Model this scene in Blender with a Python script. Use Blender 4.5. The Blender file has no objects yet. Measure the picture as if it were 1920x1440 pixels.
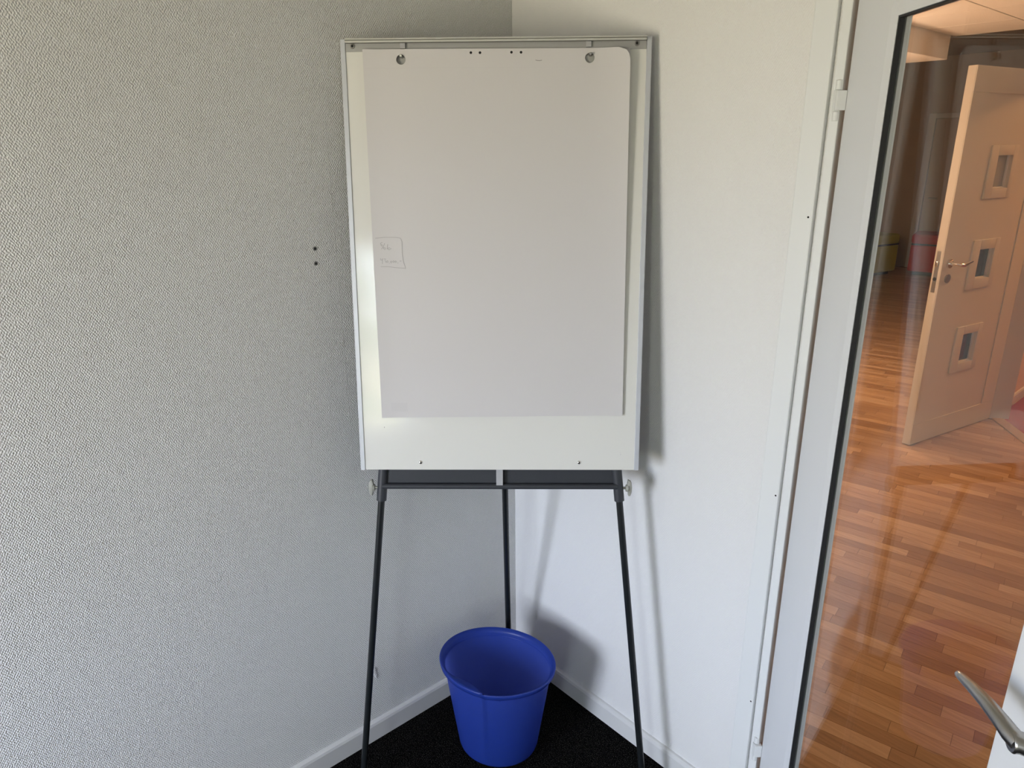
import bpy, bmesh, math, random
from mathutils import Vector, Matrix
random.seed(7)
S = bpy.context.scene
C = S.collection
PI = math.pi

# ------------------------------------------------------------------ camera
cam_d = bpy.data.cameras.new('camera')
cam = bpy.data.objects.new('camera', cam_d); C.objects.link(cam)
cam_d.sensor_fit = 'HORIZONTAL'; cam_d.sensor_width = 36.0
cam_d.lens = 1340.0 / 1920.0 * 36.0
cam_d.clip_start = 0.02
FW = Vector((-0.71386, 0.62602, -0.31374)).normalized()
RT = Vector((0.66110, 0.75028, -0.00713)); RT = (RT - FW * RT.dot(FW)).normalized()
UP = RT.cross(FW)
m = Matrix((RT, UP, -FW)).transposed().to_4x4(); m.translation = (1.5997, -1.4130, 1.72)
cam.matrix_world = m
S.camera = cam

# ------------------------------------------------------------------ exposure
S.view_settings.view_transform = 'Standard'
S.view_settings.look = 'None'
S.view_settings.gamma = 1.0
S.view_settings.use_curve_mapping = False
S.view_settings.exposure = 0.0

# ------------------------------------------------------------------ world: overcast sky above, sunlit lawn below the horizon
SKY, GRD = 34.0, 20.5
W = bpy.data.worlds.new('world'); S.world = W; W.use_nodes = True
nt = W.node_tree; nt.nodes.clear()
wo = nt.nodes.new('ShaderNodeOutputWorld'); bg = nt.nodes.new('ShaderNodeBackground')
tc = nt.nodes.new('ShaderNodeTexCoord'); sx = nt.nodes.new('ShaderNodeSeparateXYZ')
mr = nt.nodes.new('ShaderNodeMapRange'); mr.inputs[1].default_value = -0.06; mr.inputs[2].default_value = 0.06
mx = nt.nodes.new('ShaderNodeMix'); mx.data_type = 'RGBA'
mx.inputs[6].default_value = (GRD * 1.05, GRD * 0.92, GRD * 0.71, 1)
mx.inputs[7].default_value = (SKY * 0.87, SKY * 0.935, SKY * 1.15, 1)
nt.links.new(tc.outputs['Generated'], sx.inputs[0]); nt.links.new(sx.outputs[2], mr.inputs[0])
nt.links.new(mr.outputs[0], mx.inputs[0]); nt.links.new(mx.outputs[2], bg.inputs[0]); nt.links.new(bg.outputs[0], wo.inputs[0])

# windows of the room, all in the wall behind the camera: x0, x1, z0, z1
YB = -3.5
WINS = [(0.20, 1.05, 0.50, 1.96), (2.06, 2.62, 0.50, 1.96)]
for (x0, x1, z0, z1) in WINS:                       # portals only steer the sampling of the daylight, they give no light of their own
    L = bpy.data.lights.new('daylight_portal', 'AREA'); L.shape = 'RECTANGLE'; L.size = x1 - x0; L.size_y = z1 - z0
    L.cycles.is_portal = True
    o = bpy.data.objects.new('daylight_portal', L); C.objects.link(o)
    o.location = ((x0 + x1) / 2, YB - 0.20, (z0 + z1) / 2); o.rotation_euler = (PI / 2, 0, 0)

# ------------------------------------------------------------------ materials
def mat(name, col, rough=0.5, metal=0.0, spec=0.5, bump=None, var=None, coat=0.0):
    """principled material; bump=(scale, strength, distance); var=(scale, amount)"""
    M = bpy.data.materials.new(name); M.use_nodes = True
    n = M.node_tree.nodes; l = M.node_tree.links; b = n['Principled BSDF']
    b.inputs['Base Color'].default_value = (*col, 1); b.inputs['Roughness'].default_value = rough
    b.inputs['Metallic'].default_value = metal; b.inputs['Specular IOR Level'].default_value = spec
    b.inputs['Coat Weight'].default_value = coat
    t = n.new('ShaderNodeTexCoord')
    if var:
        ns = n.new('ShaderNodeTexNoise'); ns.inputs['Scale'].default_value = var[0]; ns.inputs['Detail'].default_value = 4
        l.new(t.outputs['Object'], ns.inputs['Vector'])
        r = n.new('ShaderNodeMapRange'); r.inputs[3].default_value = 1 - var[1]; r.inputs[4].default_value = 1 + var[1]
        l.new(ns.outputs[0], r.inputs[0])
        mm = n.new('ShaderNodeVectorMath'); mm.operation = 'SCALE'; mm.inputs[0].default_value = col
        l.new(r.outputs[0], mm.inputs['Scale']); l.new(mm.outputs[0], b.inputs['Base Color'])
    if bump:
        ns = n.new('ShaderNodeTexNoise'); ns.inputs['Scale'].default_value = bump[0]; ns.inputs['Detail'].default_value = 3
        l.new(t.outputs['Object'], ns.inputs['Vector'])
        bp = n.new('ShaderNodeBump'); bp.inputs['Strength'].default_value = bump[1]; bp.inputs['Distance'].default_value = bump[2]
        l.new(ns.outputs[0], bp.inputs['Height']); l.new(bp.outputs[0], b.inputs['Normal'])
    return M

def wallpaper(name, col, axis, strength):
    """woven glass-fibre wallpaper under white paint: rows of small threads, bump only"""
    M = mat(name, col, 0.72, spec=0.25)
    n = M.node_tree.nodes; l = M.node_tree.links; b = n['Principled BSDF']
    t = n.new('ShaderNodeTexCoord'); mp = n.new('ShaderNodeMapping')
    if axis == 'x': mp.inputs['Rotation'].default_value = (0, 0, PI / 2)
    l.new(t.outputs['Object'], mp.inputs[0])
    ns = n.new('ShaderNodeTexNoise'); ns.inputs['Scale'].default_value = 60; ns.inputs['Detail'].default_value = 2
    l.new(mp.outputs[0], ns.inputs['Vector'])
    mxv = n.new('ShaderNodeMix'); mxv.data_type = 'VECTOR'; mxv.inputs[0].default_value = 0.0055
    l.new(mp.outputs[0], mxv.inputs[4]); l.new(ns.outputs[1], mxv.inputs[5])
    sp = n.new('ShaderNodeSeparateXYZ'); l.new(mxv.outputs[1], sp.inputs[0])
    def sine(inp, per, ph=0.0):
        a = n.new('ShaderNodeMath'); a.operation = 'MULTIPLY_ADD'; a.inputs[1].default_value = 2 * PI / per; a.inputs[2].default_value = ph
        l.new(inp, a.inputs[0]); s = n.new('ShaderNodeMath'); s.operation = 'SINE'; l.new(a.outputs[0], s.inputs[0]); return s.outputs[0]
    def math2(op, a, c):
        k = n.new('ShaderNodeMath'); k.operation = op
        for i, v in enumerate((a, c)):
            if isinstance(v, float): k.inputs[i].default_value = v
            else: l.new(v, k.inputs[i])
        return k.outputs[0]
    w1 = sine(sp.outputs[1], 0.0052); w2 = sine(sp.outputs[2], 0.0078)
    weave = math2('MULTIPLY', w1, w2)
    st_ = n.new('ShaderNodeVectorMath'); st_.operation = 'MULTIPLY'; st_.inputs[1].default_value = (1.0, 1.7, 1.0); l.new(mp.outputs[0], st_.inputs[0])
    n2 = n.new('ShaderNodeTexNoise'); n2.inputs['Scale'].default_value = 215; n2.inputs['Detail'].default_value = 2
    l.new(st_.outputs[0], n2.inputs['Vector'])
    h = math2('ADD', math2('MULTIPLY', weave, 0.34), math2('MULTIPLY', n2.outputs[0], 1.6))
    bp = n.new('ShaderNodeBump'); bp.inputs['Strength'].default_value = strength; bp.inputs['Distance'].default_value = 0.0017
    l.new(h, bp.inputs['Height']); l.new(bp.outputs[0], b.inputs['Normal'])
    return M

def carpet(name, dark, light, scale=420, thr=0.62):
    M = mat(name, dark, 0.95, spec=0.03)
    n = M.node_tree.nodes; l = M.node_tree.links; b = n['Principled BSDF']
    t = n.new('ShaderNodeTexCoord'); ns = n.new('ShaderNodeTexNoise'); ns.inputs['Scale'].default_value = scale; ns.inputs['Detail'].default_value = 2
    l.new(t.outputs['Object'], ns.inputs['Vector'])
    r = n.new('ShaderNodeMapRange'); r.inputs[1].default_value = thr; r.inputs[2].default_value = thr + 0.12
    l.new(ns.outputs[0], r.inputs[0])
    m_ = n.new('ShaderNodeMix'); m_.data_type = 'RGBA'; m_.inputs[6].default_value = (*dark, 1); m_.inputs[7].default_value = (*light, 1)
    l.new(r.outputs[0], m_.inputs[0]); l.new(m_.outputs[2], b.inputs['Base Color'])
    bp = n.new('ShaderNodeBump'); bp.inputs['Strength'].default_value = 0.8; bp.inputs['Distance'].default_value = 0.003
    l.new(ns.outputs[0], bp.inputs['Height']); l.new(bp.outputs[0], b.inputs['Normal'])
    return M

def glass(name, tint=(0.95, 0.96, 0.95)):
    M = bpy.data.materials.new(name); M.use_nodes = True
    n = M.node_tree.nodes; l = M.node_tree.links; n.clear()
    out = n.new('ShaderNodeOutputMaterial'); mix = n.new('ShaderNodeMixShader')
    tr = n.new('ShaderNodeBsdfTransparent'); tr.inputs[0].default_value = (*tint, 1)
    gl = n.new('ShaderNodeBsdfGlossy'); gl.inputs['Roughness'].default_value = 0.0
    fr = n.new('ShaderNodeFresnel'); ge = n.new('ShaderNodeNewGeometry')
    mr_ = n.new('ShaderNodeMapRange'); mr_.inputs[3].default_value = 1.5; mr_.inputs[4].default_value = 1 / 1.5
    l.new(ge.outputs['Backfacing'], mr_.inputs[0]); l.new(mr_.outputs[0], fr.inputs[0])
    l.new(fr.outputs[0], mix.inputs[0]); l.new(tr.outputs[0], mix.inputs[1]); l.new(gl.outputs[0], mix.inputs[2]); l.new(mix.outputs[0], out.inputs[0])
    return M

def plastic_translucent(name, col, tcol, fac):
    M = mat(name, col, 0.33, spec=0.45)
    n = M.node_tree.nodes; l = M.node_tree.links; b = n['Principled BSDF']
    tr = n.new('ShaderNodeBsdfTranslucent'); tr.inputs[0].default_value = (*tcol, 1)
    mx_ = n.new('ShaderNodeMixShader'); mx_.inputs[0].default_value = fac
    out = [k for k in n if k.type == 'OUTPUT_MATERIAL'][0]
    l.new(b.outputs[0], mx_.inputs[1]); l.new(tr.outputs[0], mx_.inputs[2]); l.new(mx_.outputs[0], out.inputs[0])
    return M

def oak(name):
    """one colour per strip (object random + island random), fine grain along the strip"""
    M = mat(name, (0.5, 0.3, 0.15), 0.28, spec=0.5)
    n = M.node_tree.nodes; l = M.node_tree.links; b = n['Principled BSDF']
    oi = n.new('ShaderNodeObjectInfo'); ge = n.new('ShaderNodeNewGeometry')
    ad = n.new('ShaderNodeMath'); ad.operation = 'ADD'; fr = n.new('ShaderNodeMath'); fr.operation = 'FRACT'
    l.new(oi.outputs['Random'], ad.inputs[0]); l.new(ge.outputs['Random Per Island'], ad.inputs[1]); l.new(ad.outputs[0], fr.inputs[0])
    cr = n.new('ShaderNodeValToRGB'); e = cr.color_ramp.elements
    e[0].position = 0; e[0].color = (0.34, 0.200, 0.108, 1); e[1].position = 1; e[1].color = (0.59, 0.405, 0.250, 1)
    k = e.new(0.35); k.color = (0.43, 0.265, 0.145, 1); k = e.new(0.7); k.color = (0.52, 0.335, 0.190, 1)
    l.new(fr.outputs[0], cr.inputs[0])
    mp = n.new('ShaderNodeMapping'); mp.inputs['Rotation'].default_value = (0, 0, -PLANK_A); mp.inputs['Scale'].default_value = (5, 95, 40)
    l.new(ge.outputs['Position'], mp.inputs[0])
    ns = n.new('ShaderNodeTexNoise'); ns.inputs['Scale'].default_value = 1; ns.inputs['Detail'].default_value = 5
    l.new(mp.outputs[0], ns.inputs['Vector'])
    r = n.new('ShaderNodeMapRange'); r.inputs[1].default_value = 0.3; r.inputs[2].default_value = 0.7; r.inputs[3].default_value = 0.80; r.inputs[4].default_value = 1.12
    l.new(ns.outputs[0], r.inputs[0])
    sc = n.new('ShaderNodeVectorMath'); sc.operation = 'SCALE'; l.new(cr.outputs[0], sc.inputs[0]); l.new(r.outputs[0], sc.inputs['Scale'])
    l.new(sc.outputs[0], b.inputs['Base Color'])
    return M

def emit(name, col, s):
    M = bpy.data.materials.new(name); M.use_nodes = True
    n = M.node_tree.nodes; l = M.node_tree.links; n.clear()
    o = n.new('ShaderNodeOutputMaterial'); e = n.new('ShaderNodeEmission'); e.inputs[0].default_value = (*col, 1); e.inputs[1].default_value = s
    l.new(e.outputs[0], o.inputs[0]); return M

PLANK_A = math.radians(11)
M = dict(
    wall_l=wallpaper('painted_weave_left', (0.72, 0.715, 0.70), 'y', 1.0),
    wall_r=wallpaper('painted_weave_right', (0.72, 0.715, 0.70), 'x', 0.35),
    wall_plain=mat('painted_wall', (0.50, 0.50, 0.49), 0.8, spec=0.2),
    ceil=mat('ceiling_paint', (0.42, 0.42, 0.41), 0.9, spec=0.1),
    trim=mat('trim_paint', (0.70, 0.71, 0.70), 0.38, spec=0.4, var=(3, 0.02)),
    skirting=mat('skirting_paint', (0.62, 0.62, 0.61), 0.42, spec=0.4, var=(6, 0.03)),
    leaf=mat('door_paint', (0.66, 0.67, 0.68), 0.35, spec=0.4),
    gasket=mat('black_rubber', (0.012, 0.013, 0.014), 0.55),
    glass=glass('clear_glass'),
    steel=mat('satin_steel', (0.46, 0.45, 0.43), 0.30, metal=1.0),
    chrome=mat('bright_chrome', (0.8, 0.78, 0.75), 0.12, metal=1.0),
    carpet=carpet('black_carpet', (0.0012, 0.0012, 0.0012), (0.080, 0.076, 0.068), 430, 0.575),
    board=mat('enamel_board', (0.735, 0.73, 0.685), 0.10, spec=0.5),
    alu=mat('anodised_aluminium', (0.60, 0.62, 0.66), 0.42, metal=0.35, spec=0.5),
    groove=mat('dark_groove', (0.16, 0.16, 0.14), 0.5),
    alu_rail=mat('grey_rail', (0.40, 0.40, 0.39), 0.45, metal=0.2),
    alu_top=mat('grey_lacquered_aluminium', (0.56, 0.56, 0.52), 0.4, metal=0.2),
    paper=mat('flipchart_paper', (0.635, 0.617, 0.612), 0.9, spec=0.1, var=(2.0, 0.012)),
    paper2=mat('flipchart_paper_back', (0.615, 0.598, 0.593), 0.9, spec=0.1),
    ink=mat('pencil_line', (0.30, 0.29, 0.285), 0.8),
    print=mat('pale_grey_print', (0.60, 0.59, 0.585), 0.9),
    dark=mat('dark_grey_lacquer', (0.040, 0.043, 0.050), 0.42, spec=0.4),
    leg=mat('black_steel_tube', (0.010, 0.012, 0.013), 0.30, spec=0.45),
    shoe=mat('black_plastic', (0.012, 0.012, 0.012), 0.6),
    knob=mat('beige_plastic', (0.34, 0.34, 0.30), 0.5, spec=0.3),
    bracket=mat('grey_steel_bracket', (0.42, 0.42, 0.43), 0.45, spec=0.4),
    hole=mat('dark_hole', (0.012, 0.012, 0.012), 0.9),
    plug=mat('grey_plug', (0.20, 0.20, 0.195), 0.7),
    bin=plastic_translucent('blue_translucent_plastic', (0.026, 0.072, 0.38), (0.36, 0.42, 0.80), 0.62),
    oak=oak('oak_parquet'),
    oak_sub=mat('parquet_joint', (0.16, 0.085, 0.040), 0.7),
    oak_sill=mat('oak_threshold', (0.40, 0.24, 0.12), 0.45, var=(14, 0.15)),
    door2=mat('cream_door_paint', (0.70, 0.66, 0.58), 0.45, spec=0.35),
    orange=mat('peach_wall_paint', (0.78, 0.58, 0.42), 0.8, spec=0.15),
    red_carpet=carpet('red_carpet', (0.30, 0.040, 0.040), (0.42, 0.07, 0.065), 300, 0.5),
    tile=mat('ceiling_tile', (0.84, 0.82, 0.79), 0.9, spec=0.1, bump=(220, 0.25, 0.002)),
    grid=mat('ceiling_grid', (0.22, 0.20, 0.18), 0.6),
    hallwall=mat('hall_wall_paint', (0.40, 0.34, 0.28), 0.85, spec=0.15),
    green=mat('lime_upholstery', (0.42, 0.44, 0.06), 0.75, spec=0.2, bump=(160, 0.2, 0.002)),
    red=mat('red_upholstery', (0.42, 0.022, 0.008), 0.6, spec=0.3, bump=(160, 0.2, 0.002)),
    bead=mat('white_bead', (0.8, 0.78, 0.74), 0.5),
    pale_view_pane=mat('painted_pale_reflection', (0.36, 0.34, 0.30), 0.25),  # upper pane: pale reflected light painted as an opaque tone
    dark_view_pane=mat('painted_dark_view', (0.02, 0.02, 0.025), 0.08, spec=0.5),  # lower panes: dim view in the glass painted as opaque dark
    lamp=emit('added_warm_glow', (1.0, 0.61, 0.36), 46.0),
    lamp2=emit('orange_lamp', (1.0, 0.46, 0.17), 45.0),
    leafm=mat('leaf_green', (0.10, 0.20, 0.045), 0.6),
    bark=mat('bark', (0.12, 0.09, 0.06), 0.9, bump=(30, 0.5, 0.01)),
)

# ------------------------------------------------------------------ mesh helpers
class MB:
    """collects shapes in one bmesh, then links them as ONE mesh object"""
    def __init__(self): self.bm = bmesh.new()
    def box(self, a, b, bev=0.0, mtx=None, seg=2):
        t = bmesh.new()
        bmesh.ops.create_cube(t, size=1.0)
        for v in t.verts: v.co = Vector([a[i] + (v.co[i] + 0.5) * (b[i] - a[i]) for i in range(3)])
        if bev > 0: bmesh.ops.bevel(t, geom=list(t.edges), offset=bev, segments=seg, affect='EDGES', profile=0.5)
        return self._merge(t, mtx)
    def _merge(self, t, mtx=None):
        if mtx is not None: bmesh.ops.transform(t, matrix=mtx, verts=t.verts)
        mp = {v: self.bm.verts.new(v.co) for v in t.verts}
        for f in t.faces:
            try: self.bm.faces.new([mp[v] for v in f.verts])
            except ValueError: pass
        t.free(); return self
    def tube(self, pts, rads, seg=16, flat=1.0, up=Vector((0, 0, 1)), cap=True):
        """swept ellipse through pts; flat scales the axis closest to `up`"""
        pts = [Vector(p) for p in pts]; rings = []
        if not isinstance(rads, (list, tuple)): rads = [rads] * len(pts)
        for i, p in enumerate(pts):
            d = (pts[min(i + 1, len(pts) - 1)] - pts[max(i - 1, 0)]).normalized()
            a = d.cross(up)
            if a.length < 1e-4: a = d.cross(Vector((1, 0, 0)))
            a.normalize(); b = a.cross(d).normalized()
            rings.append([self.bm.verts.new(p + a * math.cos(2 * PI * k / seg) * rads[i] + b * math.sin(2 * PI * k / seg) * rads[i] * flat) for k in range(seg)])
        for i in range(len(rings) - 1):
            for k in range(seg):
                self.bm.faces.new((rings[i][k], rings[i][(k + 1) % seg], rings[i + 1][(k + 1) % seg], rings[i + 1][k]))
        if cap:
            self.bm.faces.new(rings[0][::-1]); self.bm.faces.new(rings[-1])
        return self
    def prism(self, poly, h0, h1, plane='xy', mtx=None, bev=0.0):
        """extrude a 2D polygon; plane tells which axes poly holds"""
        t = bmesh.new()
        def P(q, h):
            return {'xy': (q[0], q[1], h), 'xz': (q[0], h, q[1]), 'yz': (h, q[0], q[1])}[plane]
        lo = [t.verts.new(P(q, h0)) for q in poly]; hi = [t.verts.new(P(q, h1)) for q in poly]
        t.faces.new(lo[::-1]); t.faces.new(hi)
        for i in range(len(poly)):
            j = (i + 1) % len(poly); t.faces.new((lo[i], lo[j], hi[j], hi[i]))
        if bev: bmesh.ops.bevel(t, geom=list(t.edges), offset=bev, segments=2, affect='EDGES', profile=0.5)
        return self._merge(t, mtx)
    def build(self, name, m_, parent=None, smooth=False, loc=None):
        bmesh.ops.recalc_face_normals(self.bm, faces=self.bm.faces)
        me = bpy.data.meshes.new(name); self.bm.to_mesh(me); self.bm.free(); me.materials.append(m_)
        o = bpy.data.objects.new(name, me); C.objects.link(o)
        if smooth:
            for p in me.polygons: p.use_smooth = True
            me.set_sharp_from_angle(angle=math.radians(40))
        if parent is not None: o.parent = parent
        if loc is not None: o.location = loc
        return o

def tag(o, label, cat, group=None, kind=None):
    o['label'] = label; o['category'] = cat
    if group: o['group'] = group
    if kind: o['kind'] = kind
    return o
def empty(name, mtx):
    o = bpy.data.objects.new(name, None); C.objects.link(o); o.empty_display_size = 0.1
    o.matrix_world = mtx if isinstance(mtx, Matrix) else Matrix.Translation(mtx)
    return o
def bx(name, a, b, m_, parent=None, bev=0.0):
    return MB().box(a, b, bev).build(name, m_, parent)
def struct(o, label, cat): return tag(o, label, cat, kind='structure')

# ================================================================== THE ROOM
RX, RZ = 3.4, 2.62            # room width, ceiling height
DX0, DX1, DZ = 0.931, 1.628, 2.055     # clear door opening in the right wall
struct(bx('floor', (-0.1, YB, -0.06), (RX, 0.03, 0.0), M['carpet']), 'black speckled carpet floor under the flip chart', 'floor')
struct(bx('ceiling', (-0.1, YB - 0.2, RZ), (RX + 0.1, 0.1, RZ + 0.05), M['ceil']), 'plain ceiling of the small meeting room', 'ceiling')
wl = struct(bx('wall_left', (-0.1, YB, -0.06), (0.0, 0.1, RZ), M['wall_l']), 'white woven-textured wall left of the flip chart', 'wall')
# wallpaper seam and a small dent of loose paper are real relief on the left wall
MB().box((-0.002, -0.5785, 0.066), (0.00025, -0.5772, RZ)).build('wallpaper_seam', M['wall_l'], wl)
dent = MB()
for i, (dy, dz, rr) in enumerate(((0, 0, 0.010), (0.004, -0.016, 0.007), (-0.016, 0.018, 0.005), (-0.022, 0.022, 0.004))):
    t = bmesh.new(); bmesh.ops.create_icosphere(t, subdivisions=3, radius=1.0)
    for v in t.verts: v.co = Vector((v.co.x * 0.0022, -0.565 + dy + v.co.y * rr * 0.6, 0.235 + dz + v.co.z * rr * 1.6))
    dent._merge(t)
dent.build('wallpaper_blister', M['wall_l'], wl, smooth=True)
wr = MB()
wr.box((0, 0, -0.06), (DX0 - 0.012, 0.1, RZ)); wr.box((DX0 - 0.012, 0, DZ + 0.02), (DX1 + 0.03, 0.1, RZ)); wr.box((DX1 + 0.03, 0, -0.06), (RX, 0.1, RZ))
wr = struct(wr.build('wall_right', M['wall_r']), 'white textured wall between the corner and the glass door', 'wall')
struct(bx('wall_side', (RX, YB, -0.06), (RX + 0.1, 0.1, RZ), M['wall_plain']), 'white side wall of the meeting room', 'wall')
wb = MB(); xs = [-0.1] + [v for w in WINS for v in w[:2]] + [RX + 0.1]; z0, z1 = WINS[0][2:]
for i in range(0, len(xs), 2): wb.box((xs[i], YB - 0.2, -0.06), (xs[i + 1], YB, RZ))
for w in WINS: wb.box((w[0], YB - 0.2, -0.06), (w[1], YB, z0)); wb.box((w[0], YB - 0.2, z1), (w[1], YB, RZ))
struct(wb.build('wall_back', M['wall_plain']), 'white window wall opposite the corner', 'wall')
for i, (x0, x1, z0, z1) in enumerate(WINS):
    e = empty('window_%d' % (i + 1), ((x0 + x1) / 2, YB - 0.12, z0)); hw = (x1 - x0) / 2; hh = z1 - z0
    struct(e, ['white framed window nearest the left wall', 'white framed window with a tree outside'][i], 'window')
    bx('frame_side', (-hw, -0.03, 0), (-hw + 0.045, 0.03, hh), M['trim'], e, 0.004); bx('frame_side', (hw - 0.045, -0.03, 0), (hw, 0.03, hh), M['trim'], e, 0.004)
    bx('frame_rail', (-hw + 0.045, -0.03, 0), (hw - 0.045, 0.03, 0.05), M['trim'], e, 0.004); bx('frame_rail', (-hw + 0.045, -0.03, hh - 0.045), (hw - 0.045, 0.03, hh), M['trim'], e, 0.004)
    bx('pane', (-hw + 0.04, -0.004, 0.04), (hw - 0.04, 0.004, hh - 0.04), M['glass'], e)
    bx('window_sill', (-hw - 0.04, 0.03, -0.03), (hw + 0.04, 0.20, -0.001), M['trim'], e, 0.004)

# baseboards with a bevelled top edge
def baseboard(name, p0, p1, inward, label):
    d = (Vector(p1) - Vector(p0)); L_ = d.length; d.normalize(); n_ = Vector(inward)
    mt = Matrix((d, n_, Vector((0, 0, 1)))).transposed().to_4x4(); mt.translation = Vector((*p0[:2], 0))
    o = MB().prism([(0, 0), (0.013, 0), (0.013, 0.054), (0.0105, 0.0615), (0.006, 0.065), (0, 0.066)], 0, L_, 'yz', mt).build(name, M['skirting'])
    return struct(o, label, 'baseboard')
baseboard('baseboard_left', (0, YB, 0), (0, 0, 0), (1, 0, 0), 'grey-white baseboard along the left wall')
baseboard('baseboard_right', (0.013, 0, 0), (0.862, 0, 0), (0, -1, 0), 'white baseboard from the corner to the door trim')
baseboard('baseboard_side', (RX, YB, 0), (RX, 0, 0), (-1, 0, 0), 'white baseboard along the side wall')
baseboard('baseboard_door', (1.70, 0, 0), (RX - .013, 0, 0), (0, -1, 0), 'white baseboard beyond the glass door')

# ---- door trim and frame of the glass door
t1 = empty('trim_1', (0.862, 0, 0)); struct(t1, 'white painted architrave and frame around the glass door', 'door frame')
def tr(name, a, b, bev=0.003): return bx(name, [a[0] - 0.862, a[1], a[2]], [b[0] - 0.862, b[1], b[2]], M['trim'], t1, bev)
tr('architrave', (0.862, -0.013, 0), (0.9075, 0.0, DZ + 0.058)); tr('architrave', (DX1 + 0.024, -0.013, 0), (DX1 + 0.070, 0, DZ + 0.058))
tr('architrave', (0.9075, -0.013, DZ + 0.0125), (DX1 + 0.024, 0, DZ + 0.058))
tr('jamb', (0.9125, -0.006, 0), (DX0, 0.115, DZ), 0.002); tr('jamb', (DX1, -0.006, 0), (DX1 + 0.019, 0.115, DZ), 0.002)
tr('head', (0.9125, -0.006, DZ), (DX1 + 0.019, 0.115, DZ + 0.008), 0.002)
tr('stop', (DX0, 0.052, 0), (DX0 + 0.012, 0.115, DZ)); tr('stop', (DX1 - 0.012, 0.052, 0), (DX1, 0.115, DZ))
for z in (1.585, 0.972, 0.400):
    MB().tube([(0.037 + (0.0 if z > 1 else .002), -0.0132, z), (0.037 + (0.0 if z > 1 else .002), -0.0128, z)], 0.0022, 10, up=Vector((1, 0, 0))).build('nail_hole', M['hole'], t1)
struct(bx('trim_2', (DX0, 0.03, -0.02), (DX1, 0.10, 0.006), M['oak_sill'], bev=0.003), 'oak threshold strip under the glass door', 'threshold')

# ---- the glass door itself, standing ajar into the room
A = math.radians(40.4)
D = Vector((math.cos(A), -math.sin(A), 0)); N = Vector((math.sin(A), math.cos(A), 0))     # along the leaf, through the leaf (away from the room)
mt = Matrix((D, N, Vector((0, 0, 1)))).transposed().to_4x4(); mt.translation = (0.938, 0.0, 0.0)
dr = empty('door_1', mt); struct(dr, 'white glazed door standing ajar with a steel lever handle', 'door')
LW, LT, LZ0, LZ1 = 0.795, 0.034, 0.012, 2.042
GS0, GS1, GZ0, GZ1 = 0.150, 0.677, 0.22, 1.918        # daylight size of the glazing
bs = 0.022
bx('stile', (0, 0, LZ0), (GS0 - bs, LT, LZ1), M['leaf'], dr, 0.002); bx('stile', (GS1, 0, LZ0), (LW, LT, LZ1), M['leaf'], dr, 0.002)
bx('rail', (GS0 - bs, 0, GZ1 + bs), (GS1, LT, LZ1), M['leaf'], dr, 0.001); bx('rail', (GS0 - bs, 0, LZ0), (GS1, LT, GZ0 - bs), M['leaf'], dr, 0.001)
def bead(y0, y1, w, m_, name, g=0.0):
    bx(name, (GS0 - g - w, y0, GZ0 - g - w), (GS0 - g, y1, GZ1 + g + w), m_, dr, 0.0)
    bx(name, (GS0 - g, y0, GZ1 + g), (GS1, y1, GZ1 + g + w), m_, dr, 0.0)
    bx(name, (GS0 - g, y0, GZ0 - g - w), (GS1, y1, GZ0 - g), m_, dr, 0.0)
# bead with a sloping face on the hinge side, as the light line along it shows
MB().prism([(GS0 - bs, 0.0), (GS0 - bs + 0.003, -0.0035), (GS0, -0.001), (GS0, 0.008), (GS0 - bs, 0.008)], GZ0 - bs, GZ1 + bs, 'xy').build('glazing_bead', M['leaf'], dr)
bx('glazing_bead', (GS0, -0.002, GZ1), (GS1, 0.008, GZ1 + bs), M['leaf'], dr, 0.001); bx('glazing_bead', (GS0, -0.002, GZ0 - bs), (GS1, 0.008, GZ0), M['leaf'], dr, 0.001)
gk = 0.0032
bx('gasket', (GS0, 0.0, GZ0), (GS0 + gk, 0.0085, GZ1), M['gasket'], dr); bx('gasket', (GS0 + gk, 0.0, GZ1 - gk), (GS1, 0.0085, GZ1), M['gasket'], dr)
bx('gasket', (GS0 + gk, 0.0, GZ0), (GS1, 0.0085, GZ0 + gk), M['gasket'], dr)
bx('pane', (GS0 - 0.006, 0.009, GZ0 - 0.006), (GS1 + 0.004, 0.0135, GZ1 + 0.006), M['glass'], dr)
bx('glazing_bead', (GS0 - bs, 0.014, GZ0), (GS0 - 0.0005, 0.0235, GZ1 + bs), M['leaf'], dr, 0.001); bx('glazing_bead', (GS0, 0.014, GZ1), (GS1, 0.0235, GZ1 + bs), M['leaf'], dr, 0.001)
# hinges: three knuckles with the leaf plate on the middle one
HXL, HYL = -0.0075, -0.0125
for z in (1.799, 0.262):
    hg = MB().tube([(HXL, HYL, z - 0.0175), (HXL, HYL, z + 0.0185)], 0.0078, 22, up=Vector((0, 1, 0))).build('hinge', M['trim'], dr, smooth=True)
    for a, b in ((-0.0355, -0.0185), (0.0195, 0.0365)):
        MB().tube([(HXL, HYL, z + a), (HXL, HYL, z + a + 0.0008), (HXL, HYL, z + b - 0.0008), (HXL, HYL, z + b)], [0.0052, 0.0060, 0.0060, 0.0052], 20, up=Vector((0, 1, 0))).build('knuckle', M['trim'], hg, smooth=True)
    MB().tube([(HXL, HYL, z + 0.0365), (HXL, HYL, z + 0.0372)], 0.0028, 12, up=Vector((0, 1, 0))).build('hinge_pin', M['steel'], hg)
    bx('hinge_plate', (HXL, -0.0195, z - 0.0170), (0.0045, -0.0004, z + 0.0180), M['trim'], hg, 0.0015)
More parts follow.
